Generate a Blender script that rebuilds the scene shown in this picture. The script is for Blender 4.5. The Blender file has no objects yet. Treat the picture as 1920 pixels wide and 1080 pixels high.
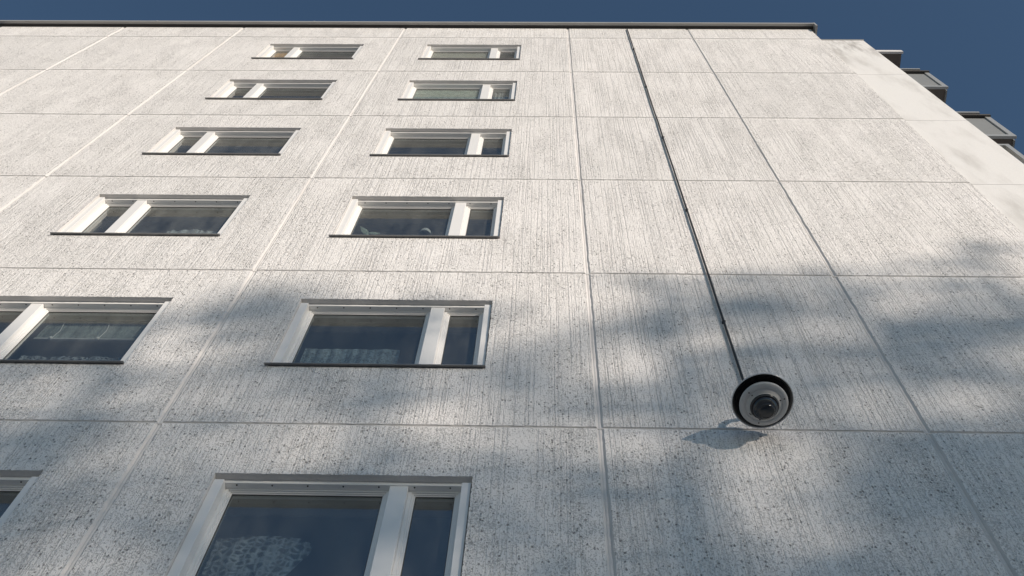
import bpy, bmesh, math, random
from mathutils import Vector, Matrix
random.seed(7)
SC = bpy.context.scene
COL = SC.collection

# ------------------------------------------------------------------ camera
cam_d = bpy.data.cameras.new('camera')
cam_d.sensor_width = 36.0
cam_d.lens = 41.25
cam_d.clip_start = 0.05
cam_d.clip_end = 2000
cam = bpy.data.objects.new('camera', cam_d)
COL.objects.link(cam)
PITCH, YAW, ROLL, DIST = 1.17454, -0.07143, 0.07552, 3.929
cp, sp, cy, sy = math.cos(PITCH), math.sin(PITCH), math.cos(YAW), math.sin(YAW)
F = Vector((sy * cp, cy * cp, sp))
R0 = Vector((cy, -sy, 0))
U0 = R0.cross(F)
RR = R0 * math.cos(ROLL) + U0 * math.sin(ROLL)
UU = -R0 * math.sin(ROLL) + U0 * math.cos(ROLL)
M = Matrix((RR, UU, -F)).transposed().to_4x4()
M.translation = Vector((0, -DIST, 1.6))
cam.matrix_world = M
SC.camera = cam

# ------------------------------------------------------------------ sky, sun, exposure
TO_SUN = Vector((1.0, -1.0, 0.26)).normalized()
SUN_EL = math.asin(TO_SUN.z)
world = bpy.data.worlds.new('World')
SC.world = world
world.use_nodes = True
wn = world.node_tree.nodes
sky = wn.new('ShaderNodeTexSky')
sky.sky_type = 'NISHITA'
sky.sun_disc = False
sky.sun_elevation = SUN_EL
sky.sun_rotation = math.radians(135)
sky.air_density = 1.0
sky.dust_density = 0.0
sky.ozone_density = 2.4
world.node_tree.links.new(sky.outputs[0], wn['Background'].inputs[0])
wn['Background'].inputs[1].default_value = 0.125
sun_d = bpy.data.lights.new('sun', 'SUN')
sun_d.energy = 4.5
sun_d.angle = math.radians(0.53)
sun_d.color = (1.0, 0.885, 0.77)
sun = bpy.data.objects.new('sun', sun_d)
COL.objects.link(sun)
sun.rotation_euler = TO_SUN.to_track_quat('Z', 'Y').to_euler()
sun.location = TO_SUN * 100
SC.view_settings.view_transform = 'Standard'
SC.view_settings.look = 'None'
SC.view_settings.exposure = 0.0
SC.view_settings.gamma = 1.0
SC.view_settings.use_curve_mapping = False

# ------------------------------------------------------------------ materials
class NT:
    """small node-tree helper"""
    def __init__(self, name):
        self.m = bpy.data.materials.new(name)
        self.m.use_nodes = True
        self.t = self.m.node_tree
        self.b = self.t.nodes['Principled BSDF']
        self.out = self.t.nodes['Material Output']
    def n(self, kind, **kw):
        nd = self.t.nodes.new(kind)
        for k, v in kw.items():
            setattr(nd, k, v)
        return nd
    def l(self, a, b):
        self.t.links.new(a, b)
    def val(self, sock, v):
        if hasattr(v, 'is_output'):
            self.l(v, sock)
        else:
            sock.default_value = v
    def math(self, op, a, b=0.0, c=0.0, clamp=False):
        nd = self.n('ShaderNodeMath', operation=op, use_clamp=clamp)
        self.val(nd.inputs[0], a); self.val(nd.inputs[1], b); self.val(nd.inputs[2], c)
        return nd.outputs[0]
    def xyz(self, x, y, z):
        nd = self.n('ShaderNodeCombineXYZ')
        self.val(nd.inputs[0], x); self.val(nd.inputs[1], y); self.val(nd.inputs[2], z)
        return nd.outputs[0]
    def noise(self, vec, scale=1.0, detail=2.0, rough=0.5):
        nd = self.n('ShaderNodeTexNoise')
        self.l(vec, nd.inputs['Vector'])
        nd.inputs['Scale'].default_value = scale
        nd.inputs['Detail'].default_value = detail
        nd.inputs['Roughness'].default_value = rough
        return nd.outputs[0]
    def ramp(self, v, a, b, lo=0.0, hi=1.0):
        nd = self.n('ShaderNodeMapRange')
        nd.interpolation_type = 'SMOOTHSTEP'
        self.val(nd.inputs[0], v)
        self.val(nd.inputs[1], a); self.val(nd.inputs[2], b)
        self.val(nd.inputs[3], lo); self.val(nd.inputs[4], hi)
        return nd.outputs[0]
    def mix(self, f, a, b):
        nd = self.n('ShaderNodeMix', data_type='RGBA')
        self.val(nd.inputs[0], f)
        for s, v in ((nd.inputs[6], a), (nd.inputs[7], b)):
            if hasattr(v, 'is_output'): self.l(v, s)
            else: s.default_value = (*v, 1)
        return nd.outputs[2]
    def pos(self):
        g = self.n('ShaderNodeNewGeometry')
        s = self.n('ShaderNodeSeparateXYZ')
        self.l(g.outputs['Position'], s.inputs[0])
        return s.outputs[0], s.outputs[1], s.outputs[2], g.outputs['Position']
    def rnd(self):
        return self.n('ShaderNodeObjectInfo').outputs['Random']
    def bump(self, h, dist, strength=1.0):
        nd = self.n('ShaderNodeBump')
        nd.inputs['Strength'].default_value = strength
        nd.inputs['Distance'].default_value = dist
        self.l(h, nd.inputs['Height'])
        self.l(nd.outputs[0], self.b.inputs['Normal'])

def simple(name, col, rough=0.5, metal=0.0, var=0.06, scale=30.0, bump=0.0):
    t = NT(name)
    x, y, z, p = t.pos()
    n = t.noise(p, scale, 4, 0.6)
    a = tuple(c * (1 - var) for c in col)
    b = tuple(min(1, c * (1 + var)) for c in col)
    t.l(t.mix(n, a, b), t.b.inputs['Base Color'])
    t.b.inputs['Roughness'].default_value = rough
    t.b.inputs['Metallic'].default_value = metal
    if bump:
        t.bump(n, bump)
    return t.m

def mat_concrete():
    """white painted, vertically raked concrete with dark pits"""
    t = NT('raked_concrete')
    x, y, z, p = t.pos()
    r = t.rnd()
    xo = t.math('ADD', x, t.math('MULTIPLY', r, 31.7))
    zo = t.math('ADD', z, t.math('MULTIPLY', r, 17.3))
    # each panel was raked by hand: some show lines, some mostly pits
    r2 = t.math('MULTIPLY_ADD', t.math('FRACT', t.math('MULTIPLY', r, 7.31)), 0.45, t.math('MULTIPLY_ADD', t.math('GREATER_THAN', x, 0.386), 0.40, 0.25))
    lw_ = t.math('MULTIPLY_ADD', r2, 0.24, 0.05)
    sw_ = t.math('MULTIPLY_ADD', r2, -0.18, 0.52)
    # the rake wanders sideways a little
    wob = t.noise(t.xyz(t.math('MULTIPLY', xo, 0.6), 0.0, t.math('MULTIPLY', zo, 0.8)), 1.0, 2)
    xw = t.math('ADD', xo, t.math('MULTIPLY', wob, 0.022))
    # rake lines, about 25 mm apart and broken along their length
    groove = t.noise(t.xyz(t.math('MULTIPLY', xw, 58.0), 3.1, t.math('MULTIPLY', zo, 0.40)), 1.0, 2, 0.6)
    brk = t.noise(t.xyz(t.math('MULTIPLY', xw, 44.0), 9.1, t.math('MULTIPLY', zo, 9.0)), 1.0, 3, 0.7)
    lump = t.noise(t.xyz(t.math('MULTIPLY', xw, 66.0), 5.0, t.math('MULTIPLY', zo, 40.0)), 1.0, 3, 0.7)
    grain = t.noise(t.xyz(t.math('MULTIPLY', xw, 100.0), 1.7, t.math('MULTIPLY', zo, 66.0)), 1.0, 2, 0.6)
    # patches where the pits gather, mostly in tall smears
    patch = t.noise(t.xyz(t.math('MULTIPLY', xo, 2.6), 1.0, t.math('MULTIPLY', zo, 0.9)), 1.0, 4, 0.65)
    line = t.ramp(t.math('ADD', groove, t.math('MULTIPLY', t.math('SUBTRACT', brk, 0.5), 0.55)), 0.36, 0.50, 1.0, 0.0)
    speck = t.ramp(t.math('ADD', grain, t.math('MULTIPLY', t.math('SUBTRACT', patch, 0.5), 0.30)), 0.525, 0.61, 0.0, 1.0)
    vor = t.n('ShaderNodeTexVoronoi', feature='F1')
    t.l(t.xyz(t.math('MULTIPLY', xw, 54.0), 2.0, t.math('MULTIPLY', zo, 36.0)), vor.inputs['Vector'])
    vor.inputs['Scale'].default_value = 1.0
    vsep = t.n('ShaderNodeSeparateColor')
    t.l(vor.outputs['Color'], vsep.inputs[0])
    keep = t.math('LESS_THAN', vsep.outputs[0], t.math('MULTIPLY', t.ramp(patch, 0.36, 0.68, 0.07, 0.44), t.math('MULTIPLY_ADD', r2, -0.55, 1.1)))
    size = t.math('MULTIPLY_ADD', vsep.outputs[1], 0.24, 0.10)
    spot = t.ramp(t.math('SUBTRACT', t.math('ADD', vor.outputs['Distance'], t.math('MULTIPLY', lump, 0.75)), t.math('ADD', size, 0.30)), 0.0, 0.25, 1.0, 0.0)
    pit = t.math('MULTIPLY', spot, keep)
    # fewer, larger holes where aggregate was torn out
    vb = t.n('ShaderNodeTexVoronoi', feature='F1')
    t.l(t.xyz(t.math('MULTIPLY', xw, 27.0), 4.0, t.math('MULTIPLY', zo, 17.0)), vb.inputs['Vector'])
    vb.inputs['Scale'].default_value = 1.0
    vbs = t.n('ShaderNodeSeparateColor')
    t.l(vb.outputs['Color'], vbs.inputs[0])
    kb = t.math('LESS_THAN', vbs.outputs[0], t.math('MULTIPLY', t.ramp(patch, 0.42, 0.66, 0.01, 0.20), t.math('MULTIPLY_ADD', r2, -0.6, 1.0)))
    sb = t.ramp(t.math('SUBTRACT', t.math('ADD', vb.outputs['Distance'], t.math('MULTIPLY', lump, 0.9)), t.math('MULTIPLY_ADD', vbs.outputs[1], 0.22, 0.38)), 0.0, 0.22, 1.0, 0.0)
    pit = t.math('MAXIMUM', pit, t.math('MULTIPLY', t.math('MULTIPLY', sb, kb), 0.70))
    h = t.math('SUBTRACT', t.math('MULTIPLY', lump, 0.60), t.math('MULTIPLY', line, t.math('MULTIPLY_ADD', r2, 0.45, 0.22)))
    h = t.math('SUBTRACT', h, t.math('MULTIPLY', speck, 0.45))
    h = t.math('SUBTRACT', h, t.math('MULTIPLY', pit, 0.8))
    t.bump(h, 0.0075)
    tone = t.noise(t.xyz(t.math('MULTIPLY', xo, 0.9), 0.0, t.math('MULTIPLY', zo, 0.5)), 1.0, 5, 0.6)
    strk = t.noise(t.xyz(t.math('MULTIPLY', xo, 5.0), 4.0, t.math('MULTIPLY', zo, 0.25)), 1.0, 4, 0.6)
    c = t.mix(t.ramp(tone, 0.25, 0.75), (0.81, 0.785, 0.757), (0.86, 0.833, 0.807))
    c = t.mix(t.ramp(strk, 0.5, 0.8, 0.0, 0.35), c, (0.64, 0.63, 0.61))
    c = t.mix(t.math('MULTIPLY', r, 0.35), c, (0.70, 0.685, 0.665))
    c = t.mix(t.math('MULTIPLY', line, lw_), c, (0.42, 0.41, 0.40))
    c = t.mix(t.math('MULTIPLY', speck, sw_), c, (0.30, 0.29, 0.28))
    c = t.mix(t.math('MULTIPLY', pit, 0.66), c, (0.15, 0.145, 0.14))
    t.l(c, t.b.inputs['Base Color'])
    t.b.inputs['Roughness'].default_value = 0.9
    t.b.inputs['Specular IOR Level'].default_value = 0.15
    return t.m

def mat_smooth(name, base, dirt, amount, zs=0.5):
    t = NT(name)
    x, y, z, p = t.pos()
    r = t.rnd()
    xo = t.math('ADD', x, t.math('MULTIPLY', r, 13.0))
    n = t.noise(t.xyz(t.math('MULTIPLY', xo, 2.2), y, t.math('MULTIPLY', z, zs)), 1.0, 5, 0.6)
    f = t.noise(p, 60.0, 4, 0.65)
    c = t.mix(t.ramp(n, 0.45, 0.8, 0.0, amount), base, dirt)
    c = t.mix(t.ramp(f, 0.4, 0.7, 0.0, 0.12), c, dirt)
    t.l(c, t.b.inputs['Base Color'])
    t.b.inputs['Roughness'].default_value = 0.8
    t.bump(f, 0.002)
    return t.m

def mat_glass(name, tint=(0.86, 0.89, 0.89)):
    t = NT(name)
    lw = t.n('ShaderNodeLayerWeight')
    lw.inputs[0].default_value = 0.5
    f5 = t.math('POWER', lw.outputs['Facing'], 5.0)
    # Facing = 1 - |cos| at blend 0.5: a Schlick-like curve for coated triple glazing
    rf = t.math('MULTIPLY_ADD', f5, 0.38, 0.205, True)
    tr = t.n('ShaderNodeBsdfTransparent'); tr.inputs[0].default_value = (*tint, 1)
    gl = t.n('ShaderNodeBsdfGlossy'); gl.inputs['Roughness'].default_value = 0.0
    x, y, z, p = t.pos()
    nz = t.noise(p, 1.3, 1, 0.4)
    bp = t.n('ShaderNodeBump'); bp.inputs['Distance'].default_value = 0.006
    bp.inputs['Strength'].default_value = 0.5
    t.l(nz, bp.inputs['Height']); t.l(bp.outputs[0], gl.inputs['Normal'])
    mx = t.n('ShaderNodeMixShader')
    t.l(rf, mx.inputs[0]); t.l(tr.outputs[0], mx.inputs[1]); t.l(gl.outputs[0], mx.inputs[2])
    # thin uneven dust film, added to make the panes look lighter and greyer
    r = t.rnd()
    dn = t.noise(t.xyz(t.math('ADD', t.math('MULTIPLY', x, 5.0), t.math('MULTIPLY', r, 40.0)), y, t.math('MULTIPLY', z, 1.3)), 1.0, 5, 0.65)
    df = t.n('ShaderNodeBsdfDiffuse'); df.inputs[0].default_value = (0.62, 0.62, 0.58, 1)
    m2 = t.n('ShaderNodeMixShader')
    t.l(t.math('MULTIPLY', t.ramp(dn, 0.25, 0.75, 0.010, 0.066), t.math('MULTIPLY_ADD', r, 0.8, 0.6)), m2.inputs[0])
    t.l(mx.outputs[0], m2.inputs[1]); t.l(df.outputs[0], m2.inputs[2])
    t.l(m2.outputs[0], t.out.inputs['Surface'])
    return t.m

def mat_lace(name, col, scale, holes):
    t = NT(name)
    x, y, z, p = t.pos()
    v = t.n('ShaderNodeTexVoronoi', feature='DISTANCE_TO_EDGE')
    t.l(t.xyz(x, 0.0, z), v.inputs['Vector'])
    v.inputs['Scale'].default_value = scale
    thr = t.ramp(v.outputs['Distance'], 0.02, 0.30, 0.9, 0.9 - holes)
    n = t.noise(p, 14.0, 3)
    al = t.math('MULTIPLY', thr, t.ramp(n, 0.25, 0.6, 0.62, 1.0), 0.0, True)
    fold = t.noise(t.xyz(t.math('MULTIPLY', x, 24.0), 0.0, t.math('MULTIPLY', z, 0.7)), 1.0, 2)
    if holes > 0.2:
        al = t.math('MULTIPLY', al, t.ramp(fold, 0.35, 0.62, 0.50, 1.0))
    t.l(al, t.b.inputs['Alpha'])
    t.l(t.mix(n, tuple(c * 0.9 for c in col), col), t.b.inputs['Base Color'])
    t.b.inputs['Roughness'].default_value = 0.9
    return t.m

def mat_leaf():
    t = NT('pine_needles')
    x, y, z, p = t.pos()
    n = t.noise(p, 1.2, 3)
    t.l(t.mix(n, (0.025, 0.05, 0.02), (0.06, 0.10, 0.035)), t.b.inputs['Base Color'])
    t.b.inputs['Roughness'].default_value = 0.7
    return t.m

def mat_endwall(name, base, dirt, amount):
    m = mat_smooth(name, base, dirt, amount)
    t = NT.__new__(NT); t.m = m; t.t = m.node_tree; t.b = t.t.nodes['Principled BSDF']
    x, y, z, p = t.pos()
    # rain-washed soot: smears below the coping
    n = t.noise(t.xyz(t.math('MULTIPLY', x, 5.0), 0.0, t.math('MULTIPLY', z, 0.9)), 1.0, 5, 0.65)
    g = t.math('MULTIPLY', t.ramp(n, 0.42, 0.66), t.ramp(z, 20.2, 22.5, 0.0, 0.75))
    old = t.b.inputs['Base Color'].links[0].from_socket
    t.l(t.mix(g, old, (0.22, 0.20, 0.18)), t.b.inputs['Base Color'])
    return m

MAT = dict(
    concrete=mat_concrete(),
    edge=mat_smooth('painted_panel_edge', (0.64, 0.62, 0.60), (0.46, 0.44, 0.42), 0.6),
    sealant=mat_smooth('joint_sealant', (0.68, 0.66, 0.64), (0.40, 0.38, 0.36), 0.75, 2.0),
    plaster=mat_endwall('smooth_end_wall', (0.74, 0.725, 0.70), (0.44, 0.42, 0.39), 0.8),
    frame=simple('white_window_frame', (0.80, 0.79, 0.77), 0.35, 0, 0.02, 4),
    sillm=simple('painted_steel_sill', (0.24, 0.24, 0.24), 0.45, 0.3, 0.08, 8),
    cap=simple('roof_sheet_metal', (0.38, 0.375, 0.36), 0.5, 0.2, 0.1, 3),
    dark=simple('dark_parts_and_shade', (0.05, 0.045, 0.04), 0.8),  # small dark parts, and strips that stand in for shade
    glass=mat_glass('window_glass'),
    room=simple('room_paint', (0.72, 0.70, 0.66), 0.9, 0, 0.05, 2),
    floorm=simple('room_floor', (0.36, 0.29, 0.22), 0.6, 0, 0.1, 4),
    inner=simple('inner_casing', (0.50, 0.45, 0.38), 0.6, 0, 0.06, 4),
    grey=simple('balcony_grey_sheet', (0.22, 0.225, 0.22), 0.55, 0, 0.1, 5),
    alu=simple('balcony_aluminium', (0.45, 0.45, 0.43), 0.4, 0.4, 0.06, 5),
    brown=simple('balcony_soffit', (0.13, 0.11, 0.095), 0.8, 0, 0.25, 6),
    pipe=simple('conduit_black', (0.018, 0.020, 0.021), 0.6, 0.0, 0.15, 9),
    hoodm=simple('camera_black_gloss', (0.022, 0.022, 0.024), 0.16, 0, 0.1, 20),
    rim=simple('camera_rim_grey', (0.55, 0.56, 0.57), 0.3, 0.3, 0.05, 20),
    body=simple('camera_grey_plastic', (0.46, 0.465, 0.46), 0.45, 0, 0.03, 40),
    tintdome=simple('camera_dome_smoked', (0.02, 0.022, 0.026), 0.04, 0, 0.05, 5),
    ground=mat_smooth('ground_gravel', (0.44, 0.43, 0.42), (0.32, 0.31, 0.30), 0.7),
    bark=simple('pine_bark', (0.16, 0.09, 0.055), 0.9, 0, 0.4, 6, 0.03),
    leaf=mat_leaf(),
)

# ------------------------------------------------------------------ helpers
def obj(name, bm, mats, parent=None, smooth=False, recalc=True):
    me = bpy.data.meshes.new(name)
    if recalc:
        bmesh.ops.recalc_face_normals(bm, faces=bm.faces)
    if smooth:
        for f in bm.faces: f.smooth = True
    bm.to_mesh(me); bm.free()
    for m in (mats if isinstance(mats, (list, tuple)) else [mats]):
        me.materials.append(m)
    o = bpy.data.objects.new(name, me)
    COL.objects.link(o)
    if parent: o.parent = parent
    return o

def copy_of(src, parent=None, loc=None):
    o = src.copy(); COL.objects.link(o); o.parent = parent
    if loc is not None: o.location = loc
    return o

def empty(name, loc=(0, 0, 0), parent=None):
    o = bpy.data.objects.new(name, None)
    o.empty_display_size = 0.3
    COL.objects.link(o); o.location = loc
    if parent: o.parent = parent
    return o

def tag(o, label, cat, group=None):
    o['label'] = label; o['category'] = cat
    if group: o['group'] = group
    return o

def bx(bm, x0, x1, y0, y1, z0, z1, mi=0):
    v = [bm.verts.new(c) for c in ((x0, y0, z0), (x1, y0, z0), (x1, y1, z0), (x0, y1, z0),
                                   (x0, y0, z1), (x1, y0, z1), (x1, y1, z1), (x0, y1, z1))]
    for f in ((0, 3, 2, 1), (4, 5, 6, 7), (0, 1, 5, 4), (1, 2, 6, 5), (2, 3, 7, 6), (3, 0, 4, 7)):
        fc = bm.faces.new([v[i] for i in f]); fc.material_index = mi

def box_obj(name, m, parent, *a):
    bm = bmesh.new(); bx(bm, *a)
    return obj(name, bm, m, parent)

def bev_box(name, m, parent, b, *a):
    bm = bmesh.new(); bx(bm, *a)
    bmesh.ops.bevel(bm, geom=bm.edges[:], offset=b, segments=1, affect='EDGES')
    return obj(name, bm, m, parent)

def lathe(bm, prof, n=48, c=(0, 0, 0)):
    rings = []
    for r, z in prof:
        if r < 1e-6:
            rings.append([bm.verts.new((c[0], c[1], c[2] + z))])
        else:
            rings.append([bm.verts.new((c[0] + r * math.cos(2 * math.pi * k / n), c[1] + r * math.sin(2 * math.pi * k / n), c[2] + z)) for k in range(n)])
    for A, B in zip(rings, rings[1:]):
        for k in range(n):
            a, b = A[k % len(A)], A[(k + 1) % len(A)]
            d, e = B[k % len(B)], B[(k + 1) % len(B)]
            vs = []
            for v in (a, b, e, d):
                if v not in vs: vs.append(v)
            if len(vs) > 2: bm.faces.new(vs)

def tube(bm, pts, rad, n=12, caps=True):
    pts = [Vector(p) for p in pts]
    rad = rad if isinstance(rad, (list, tuple)) else [rad] * len(pts)
    prev = None
    for i, p in enumerate(pts):
        d = (pts[min(i + 1, len(pts) - 1)] - pts[max(i - 1, 0)]).normalized()
        ref = Vector((0, 0, 1)) if abs(d.z) < 0.9 else Vector((1, 0, 0))
        u = d.cross(ref).normalized(); w = d.cross(u)
        if prev and (u - prev[1]).length > 1.2: u, w = -u, -w
        ring = [bm.verts.new(p + (u * math.cos(2 * math.pi * k / n) + w * math.sin(2 * math.pi * k / n)) * rad[i]) for k in range(n)]
        if prev:
            for k in range(n):
                bm.faces.new((prev[0][k], prev[0][(k + 1) % n], ring[(k + 1) % n], ring[k]))
        elif caps: bm.faces.new(ring)
        prev = (ring, u)
    if caps: bm.faces.new(prev[0])

def prism(bm, prof, x0, x1):
    """closed (y,z) profile extruded along x"""
    A = [bm.verts.new((x0, y, z)) for y, z in prof]
    B = [bm.verts.new((x1, y, z)) for y, z in prof]
    n = len(prof)
    bm.faces.new(A); bm.faces.new(B[::-1])
    for i in range(n):
        bm.faces.new((A[i], A[(i + 1) % n], B[(i + 1) % n], B[i]))

# ------------------------------------------------------------------ ground
bm = bmesh.new()
v = [bm.verts.new(c) for c in ((-600, -600, 0), (600, -600, 0), (600, 600, 0), (-600, 600, 0))]
bm.faces.new(v)
g = obj('ground', bm, MAT['ground'])
g['kind'] = 'structure'

# ------------------------------------------------------------------ the apartment building
XJ = [-10.23, -7.876, -5.636, -2.619, 0.386, 2.581, 4.78]
ST = 2.8
H1 = 8.576
ZJ = [H1 + ST * k for k in range(-3, 6)]          # 0.176 ... 22.576
ZTOP = 23.535
OPEN = {2: (-4.805, -3.165), 3: (-2.068, -0.438)}  # window openings by panel column
W0, W1 = 0.872, 2.160                              # opening bottom and top above the storey joint

B = empty('apartment_building', (-2.3, 0, 0))
tag(B, 'tall white raked concrete panel apartment block with two columns of windows', 'building')
OFF = -Vector((-2.3, 0, 0))
def part(name, bm, mats, parent=B, **k):
    """a part modelled in world coordinates, hung under the building"""
    o = obj(name, bm, mats, parent, **k)
    if parent is B: o.location = OFF
    return o

def chain(p, q, step, jit, ax):
    """jittered points from p to q, q left out; p kept exact"""
    d = (Vector(q) - Vector(p)); n = max(1, int(d.length / step))
    out = [tuple(p)]
    for i in range(1, n):
        c = Vector(p) + d * (i / n)
        j = random.gauss(0, jit)
        c[ax] += max(-2 * jit, min(2 * jit, j))
        out.append(tuple(c))
    return out

def concrete_panel(x0, x1, z0, z1, hole=None, x1top=None, name='concrete_panel'):
    """front face raked, smooth chamfered edges; x1top lets the right edge lean"""
    x1t = x1 if x1top is None else x1top
    g = 0.010; gh = 0.008; cv = 0.015; ch = 0.007; D = 0.017; T = 0.20
    xr = lambda z: x1 + (x1t - x1) * (z - z0) / (z1 - z0)
    bm = bmesh.new()
    V = {}
    def v(x, y, z):
        k = (round(x, 5), round(y, 5), round(z, 5))
        if k not in V: V[k] = bm.verts.new((x, y, z))
        return V[k]
    fl, fb, ft = x0 + g + cv, z0 + gh + ch, z1 - gh - ch
    fr = lambda z: xr(z) - g - cv
    P = lambda x, z: (x, 0.0, z)
    S, J = 0.05, 0.0022
    c_bot = chain(P(fl, fb), P(fr(fb), fb), S, J, 2)
    c_top = chain(P(fr(ft), ft), P(fl, ft), S, J, 2)
    if hole:
        a0, a1, b0, b1 = hole
        r1 = chain(P(fr(fb), fb), P(fr(b0), b0), S, J, 0)
        r2 = chain(P(fr(b0), b0), P(fr(b1), b1), S, J, 0)
        r3 = chain(P(fr(b1), b1), P(fr(ft), ft), S, J, 0)
        l3 = chain(P(fl, ft), P(fl, b1), S, J, 0)
        l2 = chain(P(fl, b1), P(fl, b0), S, J, 0)
        l1 = chain(P(fl, b0), P(fl, fb), S, J, 0)
        hs, hj = 0.022, 0.0026
        hb = chain(P(a1, b0), P(a0, b0), hs, hj, 2)
        hl = chain(P(a0, b0), P(a0, b1), hs, 0.0012, 0)
        ht = chain(P(a0, b1), P(a1, b1), hs, hj, 2)
        hr = chain(P(a1, b1), P(a1, b0), hs, 0.0012, 0)
        polys = [c_bot + r1 + [P(fr(b0), b0)] + hb + [P(a0, b0)] + l1,
                 r2 + [P(fr(b1), b1)] + hr + [P(a1, b0)],
                 c_top + l3 + [P(fl, b1)] + ht + [P(a1, b1)] + r3,
                 l2 + [P(fl, b0)] + hl + [P(a0, b1)]]
        outer = c_bot + r1 + r2 + r3 + c_top + l3 + l2 + l1
        inner = hb + hl + ht + hr
    else:
        rr = chain(P(fr(fb), fb), P(fr(ft), ft), S, J, 0)
        ll = chain(P(fl, ft), P(fl, fb), S, J, 0)
        outer = c_bot + rr + c_top + ll
        polys = [outer]; inner = None
    for pl in polys:
        f = bm.faces.new([v(*p) for p in pl]); f.material_index = 0
    # chamfer ring and side ring
    def out_pt(p, y):
        x, _, z = p
        sx = -cv if abs(x - fl) < 0.008 else (cv if abs(x - fr(z)) < 0.008 else 0)
        sz = -ch if abs(z - fb) < 0.006 else (ch if abs(z - ft) < 0.006 else 0)
        xx = x0 + g if sx < 0 else (xr(z) - g if sx > 0 else x)
        zz = z0 + gh if sz < 0 else (z1 - gh if sz > 0 else z)
        return (xx, y, zz)
    n = len(outer)
    for i in range(n):
        p, q = outer[i], outer[(i + 1) % n]
        a = out_pt(p, D); b = out_pt(q, D)
        f = bm.faces.new((v(*p), v(*q), v(*b), v(*a))); f.material_index = 1
        a2 = (a[0], T, a[2]); b2 = (b[0], T, b[2])
        f = bm.faces.new((v(*a), v(*b), v(*b2), v(*a2))); f.material_index = 1
    if inner:
        m = len(inner)
        def flat(p):
            x, _, z = p
            if abs(z - b0) < 0.006: z = b0
            if abs(z - b1) < 0.006: z = b1
            if abs(x - a0) < 0.004: x = a0
            if abs(x - a1) < 0.004: x = a1
            return (x, z)
        for i in range(m):
            p, q = inner[i], inner[(i + 1) % m]
            (ax, az), (bx_, bz) = flat(p), flat(q)
            f = bm.faces.new((v(*p), v(*q), v(bx_, 0.008, bz), v(ax, 0.008, az))); f.material_index = 1
            f = bm.faces.new((v(ax, 0.008, az), v(bx_, 0.008, bz), v(bx_, T, bz), v(ax, T, az))); f.material_index = 1
        bo = [(x0 + g, T, z0 + gh), (xr(z0) - g, T, z0 + gh), (xr(z1) - g, T, z1 - gh), (x0 + g, T, z1 - gh)]
        bi = [(a0, T, b0), (a1, T, b0), (a1, T, b1), (a0, T, b1)]
        for i in range(4):
            vs = [bm.verts.new(c) for c in (bo[i], bo[(i + 1) % 4], bi[(i + 1) % 4], bi[i])]
            f = bm.faces.new(vs); f.material_index = 1
    else:
        vs = [bm.verts.new(c) for c in ((x0 + g, T, z0 + gh), (xr(z0) - g, T, z0 + gh), (xr(z1) - g, T, z1 - gh), (x0 + g, T, z1 - gh))]
        f = bm.faces.new(vs); f.material_index = 1
    return part(name, bm, [MAT['concrete'], MAT['edge']])

EDGE = lambda z: 4.66 + max(0.0, (z - 12.4)) * 0.0165 + min(0.0, (z - 12.4)) * 0.008
rows = [(ZJ[i], ZJ[i + 1]) for i in range(len(ZJ) - 1)] + [(ZJ[-1], ZTOP)]
for ri, (z0, z1) in enumerate(rows):
    for c in range(6):
        hole = None
        if c in OPEN and ri < 8:
            a0, a1 = OPEN[c]
            hole = (a0, a1, z0 + W0, z0 + W1)
        if c == 5:
            concrete_panel(XJ[5], EDGE(z0) + 0.03, z0, z1, None, EDGE(z1) + 0.03)
        else:
            concrete_panel(XJ[c], XJ[c + 1], z0, z1, hole)

# sealant in the joints: upright strips lie deep, level strips almost flush, both uneven
def wob_strip(bm, a, b, half, y, axis, jit=0.0012, step=0.12, bulge=0.004):
    n = int((b - a) / step); prev = None
    for i in range(n + 1):
        t = a + (b - a) * i / n
        dj = random.gauss(0, jit); yj = y + random.gauss(0, 0.0012)
        ring = []
        for s, yy in ((-half, yj + 0.02), (-half, yj), (0, yj - bulge), (half, yj), (half, yj + 0.02)):
            c = (axis[1] + s + dj * (abs(s) < 1e-9), yy, t) if axis[0] == 'z' else (t, yy, axis[1] + s + dj * (abs(s) < 1e-9))
            ring.append(bm.verts.new(c))
        if prev:
            for k in range(4):
                bm.faces.new((prev[k], prev[k + 1], ring[k + 1], ring[k]))
        prev = ring
for x in XJ[1:6]:
    bm = bmesh.new(); wob_strip(bm, 0.0, ZTOP, 0.0135, 0.016, ('z', x))
    part('joint_sealant', bm, MAT['sealant'])
for z in ZJ:
    bm = bmesh.new(); wob_strip(bm, XJ[0], EDGE(z) + 0.02, 0.0095, 0.009, ('x', z), 0.0015, 0.07)
    part('joint_sealant', bm, MAT['sealant'])

# smooth end-wall panels beyond the raked ones
for ri, (z0, z1) in enumerate(rows[:-1]):
    bm = bmesh.new()
    bx(bm, EDGE(z0) - 0.03, 5.585, 0.022, 0.22, z0 + 0.004, z1 - 0.004)
    part('end_wall_panel', bm, MAT['plaster'])
bm = bmesh.new(); bx(bm, 4.86, 5.60, 0.012, 0.25, ZJ[-1] - 0.003, ZJ[-1] + 0.035)
part('end_wall_coping', bm, MAT['cap'])
# hidden sides, back and roof that close the block
part_specs = [('side_wall', (-10.22, -10.02, 0.20, 11.8, 0, ZTOP)), ('side_wall', (4.63, 4.83, 0.23, 11.8, 0, ZTOP)),
              ('back_wall', (-10.22, 4.83, 11.8, 12.0, 0, ZTOP)), ('roof_slab', (-10.0, 4.62, 0.21, 11.79, ZTOP - 0.45, ZTOP - 0.2)),
              ('plinth', (-10.2, 4.8, 0.05, 0.2, -0.1, ZJ[0]))]
for nm, a in part_specs:
    bm = bmesh.new(); bx(bm, *a); part(nm, bm, MAT['edge'])

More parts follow.
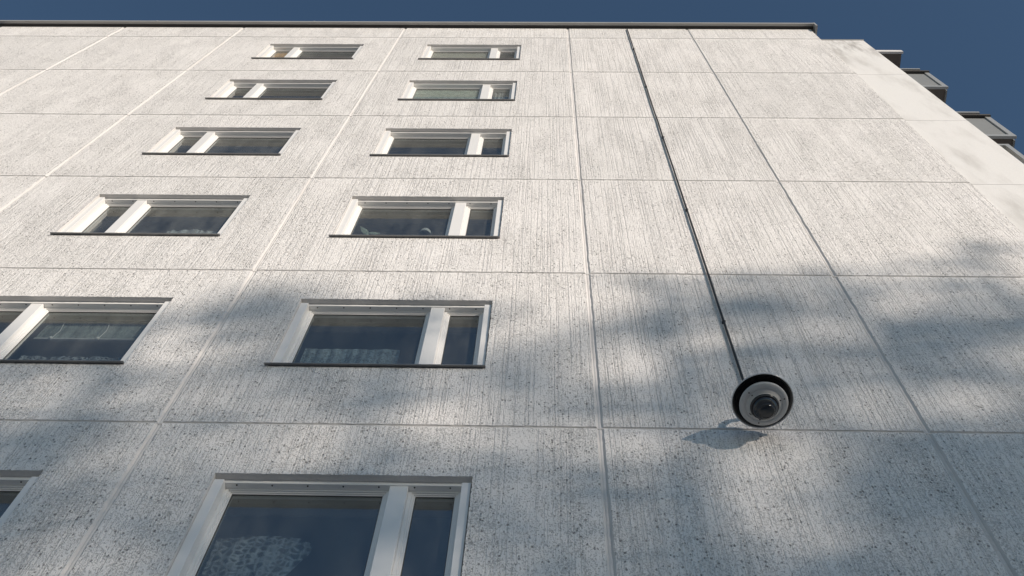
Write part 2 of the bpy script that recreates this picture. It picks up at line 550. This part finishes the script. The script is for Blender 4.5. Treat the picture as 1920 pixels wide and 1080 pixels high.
# roof edge flashing: sheet with a drip lip overhanging the wall
bm = bmesh.new()
prism(bm, [(0.36, ZTOP + 0.012), (-0.052, ZTOP + 0.010), (-0.052, ZTOP - 0.002), (-0.098, ZTOP - 0.002), (-0.100, ZTOP - 0.030),
           (-0.106, ZTOP - 0.030), (-0.106, ZTOP + 0.048), (0.36, ZTOP + 0.09)], -10.40, 4.93)
part('roof_flashing', bm, MAT['cap'])
bm = bmesh.new(); bx(bm, -10.37, 4.90, -0.050, -0.002, ZTOP - 0.012, ZTOP + 0.009)
part('flashing_shade_strip', bm, MAT['dark'])  # dark strip painting in the soffit shade where flashing meets wall
for xs in (-7.3, -4.35, -1.4, 1.55):
    bm = bmesh.new(); bx(bm, xs, xs + 0.035, -0.109, -0.095, ZTOP - 0.032, ZTOP + 0.051)
    part('flashing_seam', bm, MAT['cap'])
bm = bmesh.new(); bx(bm, 4.90, 4.932, -0.107, 0.36, ZTOP - 0.22, ZTOP + 0.06)
part('flashing_end', bm, MAT['cap'])

# ------------------------------------------------------------------ windows
def window(x0, x1, zb, mull, screws):
    z0, z1 = zb + W0, zb + W1
    w = empty('window', ((x0 + x1) / 2 + 2.3, 0, z0), B)
    ofs = -Vector(((x0 + x1) / 2, 0, z0))
    def sub(name, bm, m, **k):
        o = obj(name, bm, m, w, **k); o.location = ofs
        return o
    e = 0.0015
    LS, LT = 0.066, 0.034                # casing face widths, sides and head
    bm = bmesh.new()                     # casing
    bx(bm, x0 + e, x1 - e, 0.050, 0.160, z1 - LT, z1 - e)
    bx(bm, x0 + e, x0 + LS, 0.024, 0.160, z0 + e, z1 - LT - 0.0005)
    bx(bm, x1 - LS, x1 - 0.008, 0.024, 0.160, z0 + e, z1 - LT - 0.0005)
    bx(bm, x0 + LS, x1 - LS, 0.09, 0.160, z0 + e, z0 + 0.045)
    bmesh.ops.bevel(bm, geom=bm.edges[:], offset=0.002, segments=1, affect='EDGES')
    sub('frame', bm, MAT['frame'])
    bm = bmesh.new()                     # dark strip: shade beside the casing put in as colour
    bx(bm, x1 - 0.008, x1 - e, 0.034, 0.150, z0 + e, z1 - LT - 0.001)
    sub('frame_shade_strip', bm, MAT['dark'])
    m0, m1 = mull
    bm = bmesh.new()
    bx(bm, m0, m1, 0.056, 0.158, z0 + 0.046, z1 - LT - 0.001)
    bmesh.ops.bevel(bm, geom=bm.edges[:], offset=0.003, segments=1, affect='EDGES')
    sub('mullion', bm, MAT['frame'])
    for (a, b) in ((x0 + LS + 0.0005, m0 - 0.0005), (m1 + 0.0005, x1 - LS - 0.0005)):
        ta, tb = z0 + 0.046, z1 - LT - 0.001
        bm = bmesh.new()                 # sash: three stepped rings
        for (ins, it, wd, wt, ya, yb) in ((0.0, 0.0, 0.022, 0.010, 0.094, 0.158), (0.022, 0.010, 0.013, 0.006, 0.106, 0.156), (0.035, 0.016, 0.009, 0.006, 0.116, 0.154)):
            A, Bx, C, Dz = a + ins, b - ins, ta + ins, tb - it
            bx(bm, A, Bx, ya, yb, Dz - wt, Dz)
            bx(bm, A, Bx, ya, yb, C, C + wd)
            bx(bm, A, A + wd, ya, yb, C + wd + 0.0003, Dz - wt - 0.0003)
            bx(bm, Bx - wd, Bx, ya, yb, C + wd + 0.0003, Dz - wt - 0.0003)
        bmesh.ops.bevel(bm, geom=bm.edges[:], offset=0.0015, segments=1, affect='EDGES')
        sub('sash', bm, MAT['frame'])
        bm = bmesh.new()                 # rubber gasket round the pane
        ga, gb, gc, gd = a + 0.0442, b - 0.0442, ta + 0.0442, tb - 0.0222
        bx(bm, ga, gb, 0.1215, 0.1258, gd - 0.004, gd)
        bx(bm, ga, ga + 0.004, 0.1215, 0.1258, gc, gd - 0.0041)
        bx(bm, gb - 0.004, gb, 0.1215, 0.1258, gc, gd - 0.0041)
        sub('gasket', bm, MAT['dark'])
        bm = bmesh.new()
        bx(bm, a + 0.041, b - 0.041, 0.126, 0.130, ta + 0.041, tb - 0.019)
        sub('pane', bm, MAT['glass'])
    bm = bmesh.new()                     # sheet steel sill with a drip edge
    prism(bm, [(0.088, z0 + 0.034), (-0.028, z0 + 0.006), (-0.028, z0 - 0.004), (-0.025, z0 - 0.004), (-0.023, z0 + 0.002), (0.088, z0 + 0.030)], x0 - 0.028, x1 + 0.004)
    sub('sill', bm, MAT['sillm'])
    bm = bmesh.new()                     # inside jambs, the depth of the wall, and the inner ledge
    bx(bm, x0 + 0.002, x0 + 0.022, 0.162, 0.30, z0 + 0.03, z1 - 0.022)
    bx(bm, x1 - 0.022, x1 - 0.002, 0.162, 0.30, z0 + 0.03, z1 - 0.022)
    bx(bm, x0 + 0.002, x1 - 0.002, 0.162, 0.30, z1 - 0.0215, z1 - 0.002)
    sub('inner_lining', bm, MAT['inner'])
    bm = bmesh.new()
    bx(bm, x0 - 0.03, x1 + 0.03, 0.205, 0.46, z0 - 0.005, z0 + 0.028)
    sub('inner_ledge', bm, MAT['inner'])
    if screws:
        bm = bmesh.new(); tube(bm, [(0, 0, -0.004), (0, 0, 0.004)], 0.0055, 8)
        first = sub('screw_head', bm, MAT['dark'])
        nn = 7
        for i in range(nn):
            loc = ofs + Vector((x0 + 0.14 + (x1 - x0 - 0.28) * i / (nn - 1), 0.066, z1 - LT + 0.001))
            if i == 0: first.location = loc
            else: copy_of(first, w, loc)
    # the room behind
    bm = bmesh.new()
    X0, X1, Y0, Y1, Z0, Z1 = x0 - 0.22, x1 + 0.22, 0.201, 3.4, zb + 0.12, zb + ST - 0.18
    q = {k: bm.verts.new(c) for k, c in {'a': (X0, Y0, Z0), 'b': (X1, Y0, Z0), 'c': (X1, Y1, Z0), 'd': (X0, Y1, Z0),
                                         'e': (X0, Y0, Z1), 'f': (X1, Y0, Z1), 'g': (X1, Y1, Z1), 'h': (X0, Y1, Z1)}.items()}
    for fs, mi in (('abcd', 1), ('efgh', 0), ('bcgf', 0), ('cdhg', 0), ('daeh', 0)):
        f = bm.faces.new([q[k] for k in fs]); f.material_index = mi
    o = obj('room', bm, [MAT['room'], MAT['floorm']], w, recalc=False); o.location = ofs
    return w

MR = (-0.958, -0.842)
ML = (-4.392, -4.285)
for i in range(8):
    window(*OPEN[2], ZJ[i], ML, i in (2, 3, 4))
    window(*OPEN[3], ZJ[i], MR, i in (2, 3, 4))

# ------------------------------------------------------------------ balconies on the far side of the end wall
BX0, BX1, BY0, BY1 = 4.84, 6.06, 0.10, 3.0
for k in range(7):
    zb = 19.30 - ST * k
    b = empty('balcony', (BX0 + 2.3, BY0, zb), B)
    ofs = -Vector((BX0, BY0, zb))
    def sub(name, m, *a, p=b):
        o = box_obj(name, m, p, *a); o.location = ofs
        return o
    sub('slab', MAT['brown'], BX0, BX1 - 0.03, BY0 + 0.03, BY1, zb - 0.0, zb + 0.15)
    sub('parapet_panel', MAT['grey'], 5.50, BX1 - 0.07, BY0 + 0.010, BY0 + 0.028, zb + 0.05, zb + 0.94)
    sub('bottom_rail', MAT['alu'], 5.50, BX1, BY0 - 0.01, BY0 + 0.029, zb - 0.03, zb + 0.05)
    sub('corner_post', MAT['alu'], BX1 - 0.07, BX1, BY0 - 0.008, BY0 + 0.05, zb + 0.05, zb + 0.97)
    sub('top_rail', MAT['dark'], 5.50, BX1 + 0.01, BY0 - 0.03, BY0 + 0.05, zb + 0.97, zb + 1.03)
    sub('glazing_track', MAT['alu'], 5.50, BX1 - 0.12, BY0 - 0.05, BY0 + 0.02, zb + 1.035, zb + 1.085)
    sub('side_parapet', MAT['grey'], BX1 - 0.028, BX1 - 0.005, BY0 + 0.051, BY1, zb - 0.02, zb + 0.97)
    if k > 1:
        sub('glazing_head', MAT['alu'], 5.50, 5.86, BY0 + 0.02, BY0 + 0.07, zb + ST - 0.36, zb + ST - 0.30)
        sub('glazing_post', MAT['alu'], 5.80, 5.86, BY0 + 0.02, BY0 + 0.07, zb + 1.09, zb + ST - 0.361)
bm = bmesh.new(); bx(bm, 4.84, 6.10, 0.13, 3.0, 21.95, 22.10)
part('balcony_roof', bm, MAT['brown'])
bm = bmesh.new(); bx(bm, 5.5, 6.12, 0.09, 0.128, 21.93, 22.06)
part('balcony_roof_edge', bm, MAT['sealant'])

# ------------------------------------------------------------------ what shows behind the panes
def cloth(name, m, label, cat, x0, x1, y, ztop, zbot, folds, amp, wavy, group=None, top=None, bot=None):
    bm = bmesh.new(); n = 90; k = 10; prev = None
    for i in range(n + 1):
        t = i / n; x = x0 + (x1 - x0) * t
        zt = (top(t) if top else ztop) + wavy * (0.55 * math.sin(t * folds * 2 * math.pi + 1.2 * math.sin(t * 9.0)) + 0.3 * math.sin(t * 23.0 + 1.0) + 0.25 * math.sin(t * 61.0))
        zb = bot(t) if bot else zbot
        col = [bm.verts.new((x, y + amp * math.sin(t * folds * 2 * math.pi + 1.2 * math.sin(t * 9.0)) * (0.6 + 0.4 * j / k) + 0.3 * amp * math.sin(t * 17 + j * 0.3), zb + (zt - zb) * j / k)) for j in range(k + 1)]
        if prev:
            for j in range(k):
                bm.faces.new((prev[j], col[j], col[j + 1], prev[j + 1]))
        prev = col
    o = obj(name, bm, m, None, True)
    return tag(o, label, cat, group)

L1 = mat_lace('flower_lace', (0.90, 0.95, 0.95), 19.0, 0.70)
L2 = mat_lace('leafy_lace', (0.70, 0.84, 0.88), 34.0, 0.45)
L3 = mat_lace('white_scallop_lace', (0.80, 0.84, 0.84), 60.0, 0.3)
L4 = mat_lace('fine_net_lace', (0.45, 0.50, 0.54), 26.0, 0.9)
OR = mat_lace('orange_cloth', (0.95, 0.50, 0.13), 80.0, -0.08)
GR = mat_lace('pale_green_cloth', (0.78, 0.84, 0.72), 80.0, -0.08)
BE = mat_lace('beige_cloth', (0.82, 0.77, 0.66), 80.0, -0.08)
SH = mat_lace('sheer_cloth', (0.42, 0.47, 0.44), 80.0, 0.6)

Zr = lambda r: H1 + ST * (r - 2)     # storey joint under visible row r (row 1 is the lowest)
cloth('curtain', L1, 'patterned lace curtain swept aside inside the lowest big window', 'curtain', -2.03, -1.42, 0.34, 0, 0, 7, 0.004, 0.014,
      top=lambda t: 7.70 + 0.05 * math.sin(t * 3.1) - 0.14 * max(0, t - 0.8), bot=lambda t: 6.60 + max(0.0, t - 0.25) * 1.30)
cloth('curtain', L2, 'gathered half lace curtain in the window one storey above the swept lace', 'curtain', -2.00, -1.20, 0.33, 10.44, 9.50, 8, 0.005, 0.016)
cloth('curtain', L3, 'short white scalloped lace curtain in the window above the half drawn blind', 'curtain', -4.02, -3.46, 0.32, 13.26, 12.35, 6, 0.012, 0.03,
      top=lambda t: 13.33 - 0.16 * abs(t - 0.45))
cloth('curtain', L4, 'faint wavy net curtain below a half drawn blind', 'curtain', -4.36, -3.22, 0.36, 10.30, 9.50, 5, 0.012, 0.03)
cloth('curtain', OR, 'orange curtain behind the narrow pane of a top storey window', 'curtain', -4.69, -4.44, 0.146, Zr(6) + 2.08, Zr(6) + 0.98, 4, 0.004, 0.0)
cloth('curtain', GR, 'pale green blind cloth filling the wide pane of an upper window', 'blind', -1.955, -1.005, 0.144, Zr(5) + 2.10, Zr(5) + 0.97, 2, 0.002, 0.0)
cloth('curtain', L3, 'crumpled white cloth behind the narrow pane beside the green blind', 'curtain', -0.79, -0.56, 0.172, Zr(5) + 2.08, Zr(5) + 1.45, 5, 0.012, 0.02)
cloth('curtain', BE, 'beige blind cloth in the top storey window above the pale green blind', 'blind', -1.955, -1.005, 0.146, Zr(6) + 2.10, Zr(6) + 0.97, 2, 0.002, 0.0)

def half_blind():
    x0, x1, y = -4.262, -3.225, 0.235
    b = empty('roller_blind', ((x0 + x1) / 2, y, 10.50))
    tag(b, 'half drawn sheer blind with pull cords and a pale bottom bar', 'blind')
    of = -Vector(((x0 + x1) / 2, y, 10.50))
    def s(name, bm, m):
        o = obj(name, bm, m, b); o.location = of
    bm = bmesh.new(); bx(bm, x0, x1, y, y + 0.003, 10.385, 10.70); s('sheet', bm, SH)
    bm = bmesh.new(); bx(bm, x0, x1, y - 0.008, y + 0.010, 10.36, 10.384); s('bottom_bar', bm, MAT['body'])
    bm = bmesh.new(); bx(bm, x0, x1, y - 0.012, y + 0.014, 10.701, 10.73); s('head_bar', bm, MAT['frame'])
    for t in (0.14, 0.52, 0.90):
        x = x0 + (x1 - x0) * t
        bm = bmesh.new(); tube(bm, [(x, y - 0.006, 10.37), (x + 0.02, y - 0.010, 10.52), (x - 0.01, y - 0.006, 10.70)], 0.0035, 6); s('cord', bm, MAT['frame'])
        bm = bmesh.new(); lathe(bm, [(0, 0.018), (0.012, 0.01), (0.016, -0.008), (0.008, -0.02), (0, -0.022)], 10, (x, y - 0.012, 10.372)); s('cord_clip', bm, MAT['frame'])
half_blind()

def table_lamp(x, y, zs, ztop):
    t = empty('table_lamp', (x, y, zs)); tag(t, 'white table lamp standing behind the wide pane beside a plant', 'lamp')
    h = ztop - zs
    white = simple('lamp_white', (0.78, 0.80, 0.78), 0.5)
    bm = bmesh.new(); lathe(bm, [(0, 0), (0.075, 0), (0.075, 0.015), (0.02, 0.035), (0.012, 0.06), (0.012, h - 0.15), (0, h - 0.15)], 20); obj('base', bm, MAT['alu'], t, True)
    bm = bmesh.new(); lathe(bm, [(0.0, h), (0.035, h - 0.004), (0.062, h - 0.05), (0.078, h - 0.16), (0.074, h - 0.16), (0.058, h - 0.055), (0.0, h - 0.012)], 24); obj('lamp_shade', bm, white, t, True)
table_lamp(-1.27, 0.34, 11.376 + W0 + 0.028, 13.37)

def plant(x, y, zs, h):
    t = empty('potted_plant', (x, y, zs)); tag(t, 'pale leaved plant in a pot on the inner window ledge', 'plant')
    bm = bmesh.new(); lathe(bm, [(0, 0), (0.05, 0), (0.065, 0.11), (0.06, 0.11), (0.055, 0.09), (0, 0.09)], 20); obj('pot', bm, simple('clay_pot', (0.35, 0.16, 0.09), 0.8), t, True)
    lm = simple('pale_leaf', (0.40, 0.48, 0.40), 0.5, 0, 0.2, 20)
    bm = bmesh.new(); tube(bm, [(0, 0, 0.08), (0.01, 0, h * 0.5), (-0.01, 0, h * 0.9)], [0.008, 0.006, 0.003], 6); obj('stem', bm, lm, t)
    random.seed(3)
    for i in range(9):
        a = i * 2.4; z = h * (0.55 + 0.45 * i / 8); L = 0.13 + 0.06 * random.random()
        bm = bmesh.new()
        d = Vector((math.cos(a), 0.35 * math.sin(a), 0.7)).normalized(); sd = d.cross(Vector((0, 1, 0.2))).normalized()
        c = Vector((0, 0, z)); rowsv = []
        for s in (0, 0.25, 0.55, 0.8, 1.0):
            wv = 0.036 * math.sin(math.pi * min(0.98, s + 0.06)); p = c + d * L * s + Vector((0, 0, -0.05 * s * s))
            rowsv.append((bm.verts.new(p - sd * wv), bm.verts.new(p + Vector((0, -0.006, 0))), bm.verts.new(p + sd * wv)))
        for r0, r1 in zip(rowsv, rowsv[1:]):
            bm.faces.new((r0[0], r0[1], r1[1], r1[0])); bm.faces.new((r0[1], r0[2], r1[2], r1[1]))
        obj('leaf', bm, lm, t, True)
plant(-1.87, 0.33, 11.376 + W0 + 0.028, 1.0)

# ------------------------------------------------------------------ cable conduit down the wall
random.seed(11)
PX = 1.452
c = empty('cable_conduit', (PX, -0.02, 8.75)); tag(c, 'thin black cable pipe running down the wall to the dome camera', 'pipe')
of = -Vector((PX, -0.02, 8.75))
pts = [(PX + 0.022 - 0.004, 0.01, 23.40), (PX + 0.022, -0.012, 23.385), (PX + 0.022, -0.020, 23.36)]
nz = 40
for i in range(nz + 1):
    z = 23.2 - (23.2 - 8.79) * i / nz
    pts.append((PX + 0.022 * (z - 9) / 14.4 + random.gauss(0, 0.0009), -0.021 + random.gauss(0, 0.001), z))
bm = bmesh.new(); tube(bm, pts, 0.0100, 10)
o = obj('pipe', bm, MAT['pipe'], c, True); o.location = of
bm = bmesh.new()
bx(bm, -0.0145, 0.0145, -0.0340, 0.001, -0.004, 0.004)
bmesh.ops.bevel(bm, geom=bm.edges[:], offset=0.003, segments=1, affect='EDGES')
clip = obj('pipe_clip', bm, MAT['pipe'], c)
zs = [10.3 + 2.8 * i for i in range(5)]
for i, z in enumerate(zs):
    loc = of + Vector((PX + 0.022 * (z - 9) / 14.4, 0.0, z))
    if i == 0: clip.location = loc
    else: copy_of(clip, c, loc)

# ------------------------------------------------------------------ dome camera on a wall arm
CX, CY, CZ = 1.453, -0.242, 8.535
s = empty('security_camera', (CX, 0, CZ)); tag(s, 'grey and black dome security camera under a round hood on the wall', 'camera')
def cpart(name, prof, m, n=56, parent=s, loc=(0, CY, 0)):
    bm = bmesh.new(); lathe(bm, prof, n)
    o = obj(name, bm, m, parent, True); o.location = loc
    return o
cpart('hood', [(0, 0.120), (0.060, 0.119), (0.090, 0.104), (0.130, 0.072), (0.175, 0.034), (0.2005, 0.006), (0.1985, 0.005), (0.180, 0.022), (0.165, 0.034), (0.15, 0.042), (0, 0.0425)], MAT['hoodm'])
cpart('hood_rim', [(0.2008, 0.008), (0.2055, 0.004), (0.2060, -0.003), (0.2025, -0.006), (0.1985, -0.002), (0.1985, 0.0055), (0.2008, 0.008)], MAT['rim'])
body = cpart('housing', [(0, 0.0445), (0.120, 0.0445), (0.142, 0.00), (0.158, -0.032), (0.1610, -0.047), (0.157, -0.055), (0.122, -0.0595), (0.1205, -0.0565), (0.119, -0.0600), (0.096, -0.062), (0.094, -0.079), (0.088, -0.092), (0.082, -0.094), (0, -0.094)], MAT['body'])
cpart('dome_ring', [(0.0825, -0.093), (0.0945, -0.080), (0.0965, -0.0825), (0.090, -0.097), (0.083, -0.0995), (0.0825, -0.093)], MAT['hoodm'])
cpart('dome', [(0.0830, -0.0945)] + [(0.0830 * math.cos(a), -0.0945 - 0.066 * math.sin(a)) for a in [0.15 * i for i in range(1, 10)]] + [(0, -0.1607)], MAT['tintdome'])
cpart('lens_band', [(0.0560, -0.1425), (0.0575, -0.1440), (0.0440, -0.1525), (0.0425, -0.1510), (0.0560, -0.1425)], MAT['hoodm'])
bm = bmesh.new(); lathe(bm, [(0, 0.003), (0.0052, 0.003), (0.0052, -0.002), (0.0035, -0.003), (0, -0.003)], 12)
sc0 = obj('screw', bm, MAT['dark'], s)
k = 0
for a in (100, 220, 340):
    for r in (0.110, 0.137):
        loc = Vector((r * math.cos(math.radians(a)), CY + r * math.sin(math.radians(a)), -0.0605 if r < 0.12 else -0.0585))
        if k == 0: sc0.location = loc
        else: copy_of(sc0, s, loc)
        k += 1
bm = bmesh.new(); bx(bm, -0.010, 0.010, -0.0025, 0.0025, -0.0015, 0.0015)
o = obj('maker_mark', bm, MAT['dark'], s); o.location = (-0.085, CY + 0.068, -0.0612); o.rotation_euler.z = math.radians(40)
# arm: wall plate, goose neck to the hood
bm = bmesh.new()
path = [(0, 0.0, 0.20), (0, -0.06, 0.203)] + [(0, -0.15 - 0.092 * math.sin(t), 0.203 - 0.075 * (1 - math.cos(t))) for t in [i * math.pi / 2 / 8 for i in range(9)]] + [(0, CY, 0.110)]
tube(bm, path, 0.022, 16); obj('arm', bm, MAT['body'], s, True)
bm = bmesh.new(); bx(bm, -0.065, 0.065, -0.022, 0.002, 0.12, 0.285)
bmesh.ops.bevel(bm, geom=bm.edges[:], offset=0.008, segments=2, affect='EDGES')
obj('wall_plate', bm, MAT['body'], s)

# ------------------------------------------------------------------ pines between the sun and the wall: they dapple its lower half
def pine(label, x, y, h, crown0, seed, rmax, nb, per):
    rnd = random.Random(seed)
    t = empty('pine_tree', (x, y, 0)); tag(t, label, 'tree', 'pines standing across the yard')
    bm = bmesh.new()
    n = 9; tr = []
    for i in range(n + 1):
        f = i / n
        tr.append((0.25 * math.sin(f * 2.3 + seed), 0.25 * math.cos(f * 1.9 + seed) - 0.25, f * h * 0.98))
    tube(bm, tr, [0.24 * (1 - 0.9 * i / n) + 0.015 for i in range(n + 1)], 10)
    ends = []
    for b in range(nb):
        f = (b + rnd.random()) / nb
        z = crown0 + (h * 0.97 - crown0) * f
        a = rnd.random() * 2 * math.pi
        L = rmax * (1.0 - 0.75 * f ** 1.6) * (0.55 + 0.5 * rnd.random())
        i = min(n - 1, int(z / (h * 0.98) * n)); base = Vector(tr[i]).lerp(Vector(tr[i + 1]), z / (h * 0.98) * n - i)
        up = 0.14 * rnd.random()
        p1 = base + Vector((math.cos(a) * L * 0.5, math.sin(a) * L * 0.5, L * up * 0.6))
        p2 = base + Vector((math.cos(a) * L, math.sin(a) * L, L * up))
        tube(bm, [base, p1, p2], [0.05 * (1 - 0.6 * f), 0.03 * (1 - 0.5 * f), 0.008], 5)
        ends.append((base, p1, p2, L))
    obj('trunk', bm, MAT['bark'], t, True)
    verts, faces = [], []
    for base, p1, p2, L in ends:
        for q in range(per):
            s_ = 0.35 + 0.65 * rnd.random() ** 0.7
            c0 = (base.lerp(p1, s_ * 2) if s_ < 0.5 else p1.lerp(p2, s_ * 2 - 1))
            sp_ = 0.24 * L * (1.15 - 0.5 * s_)
            c0 = c0 + Vector((rnd.gauss(0, sp_), rnd.gauss(0, sp_), rnd.gauss(0.03, 0.09)))
            d = Vector((rnd.gauss(0, 1), rnd.gauss(0, 1), rnd.gauss(0.3, 0.6))).normalized()
            u = d.cross(Vector((rnd.gauss(0, 1), rnd.gauss(0, 1), rnd.gauss(0, 1)))).normalized()
            l_ = 0.10 + 0.10 * rnd.random(); w_ = 0.022 + 0.02 * rnd.random()
            k0 = len(verts)
            verts += [c0 - u * w_, c0 + d * l_ - u * w_ * 0.5, c0 + d * l_ + u * w_ * 0.5, c0 + u * w_]
            faces.append((k0, k0 + 1, k0 + 2, k0 + 3))
    me = bpy.data.meshes.new('crown')
    me.from_pydata([tuple(q) for q in verts], [], faces); me.materials.append(MAT['leaf'])
    o = bpy.data.objects.new('crown', me); COL.objects.link(o); o.parent = t

KZ = 0.26
def shade_tree(label, xw, ztop_wall, s_, seed, rmax, nb, per, low=7.0):
    pine(label, xw + s_, -s_, ztop_wall + KZ * s_, low, seed, rmax, nb, per)
PB = 'tall pine in the far row behind the first pines'
PM = 'shorter pine standing between the near and far pine rows'
PT = 'tall pine across the yard whose crown dapples the lower wall'
for q, (xw, zt, s_) in enumerate(((-6.4, 10.9, 25.0), (-4.6, 11.4, 29.0), (-2.8, 10.9, 24.0), (-1.0, 11.3, 28.0),
                                  (0.8, 11.8, 24.5), (2.6, 12.1, 28.5), (4.4, 12.8, 25.0), (6.2, 13.2, 29.0))):
    shade_tree(PT, xw, zt, s_, q + 1, 2.6, 60, 18, 5.5)
for q in range(9):
    xw = -7.0 + 1.75 * q + 0.4 * math.sin(q * 5.1)
    shade_tree(PB, xw, 10.8 + 0.16 * q + 0.5 * math.sin(q * 2.7), 52.0 + 4.0 * math.sin(q * 1.9), q + 31, 2.8, 88, 84, 9.0)
for q, (xw, zt) in enumerate(((-1.4, 8.5), (0.5, 8.6), (2.1, 8.7), (3.7, 8.8))):
    shade_tree(PM, xw, zt, 39.0 + 2.0 * math.sin(q * 2.0), q + 61, 2.4, 80, 34, 7.0)
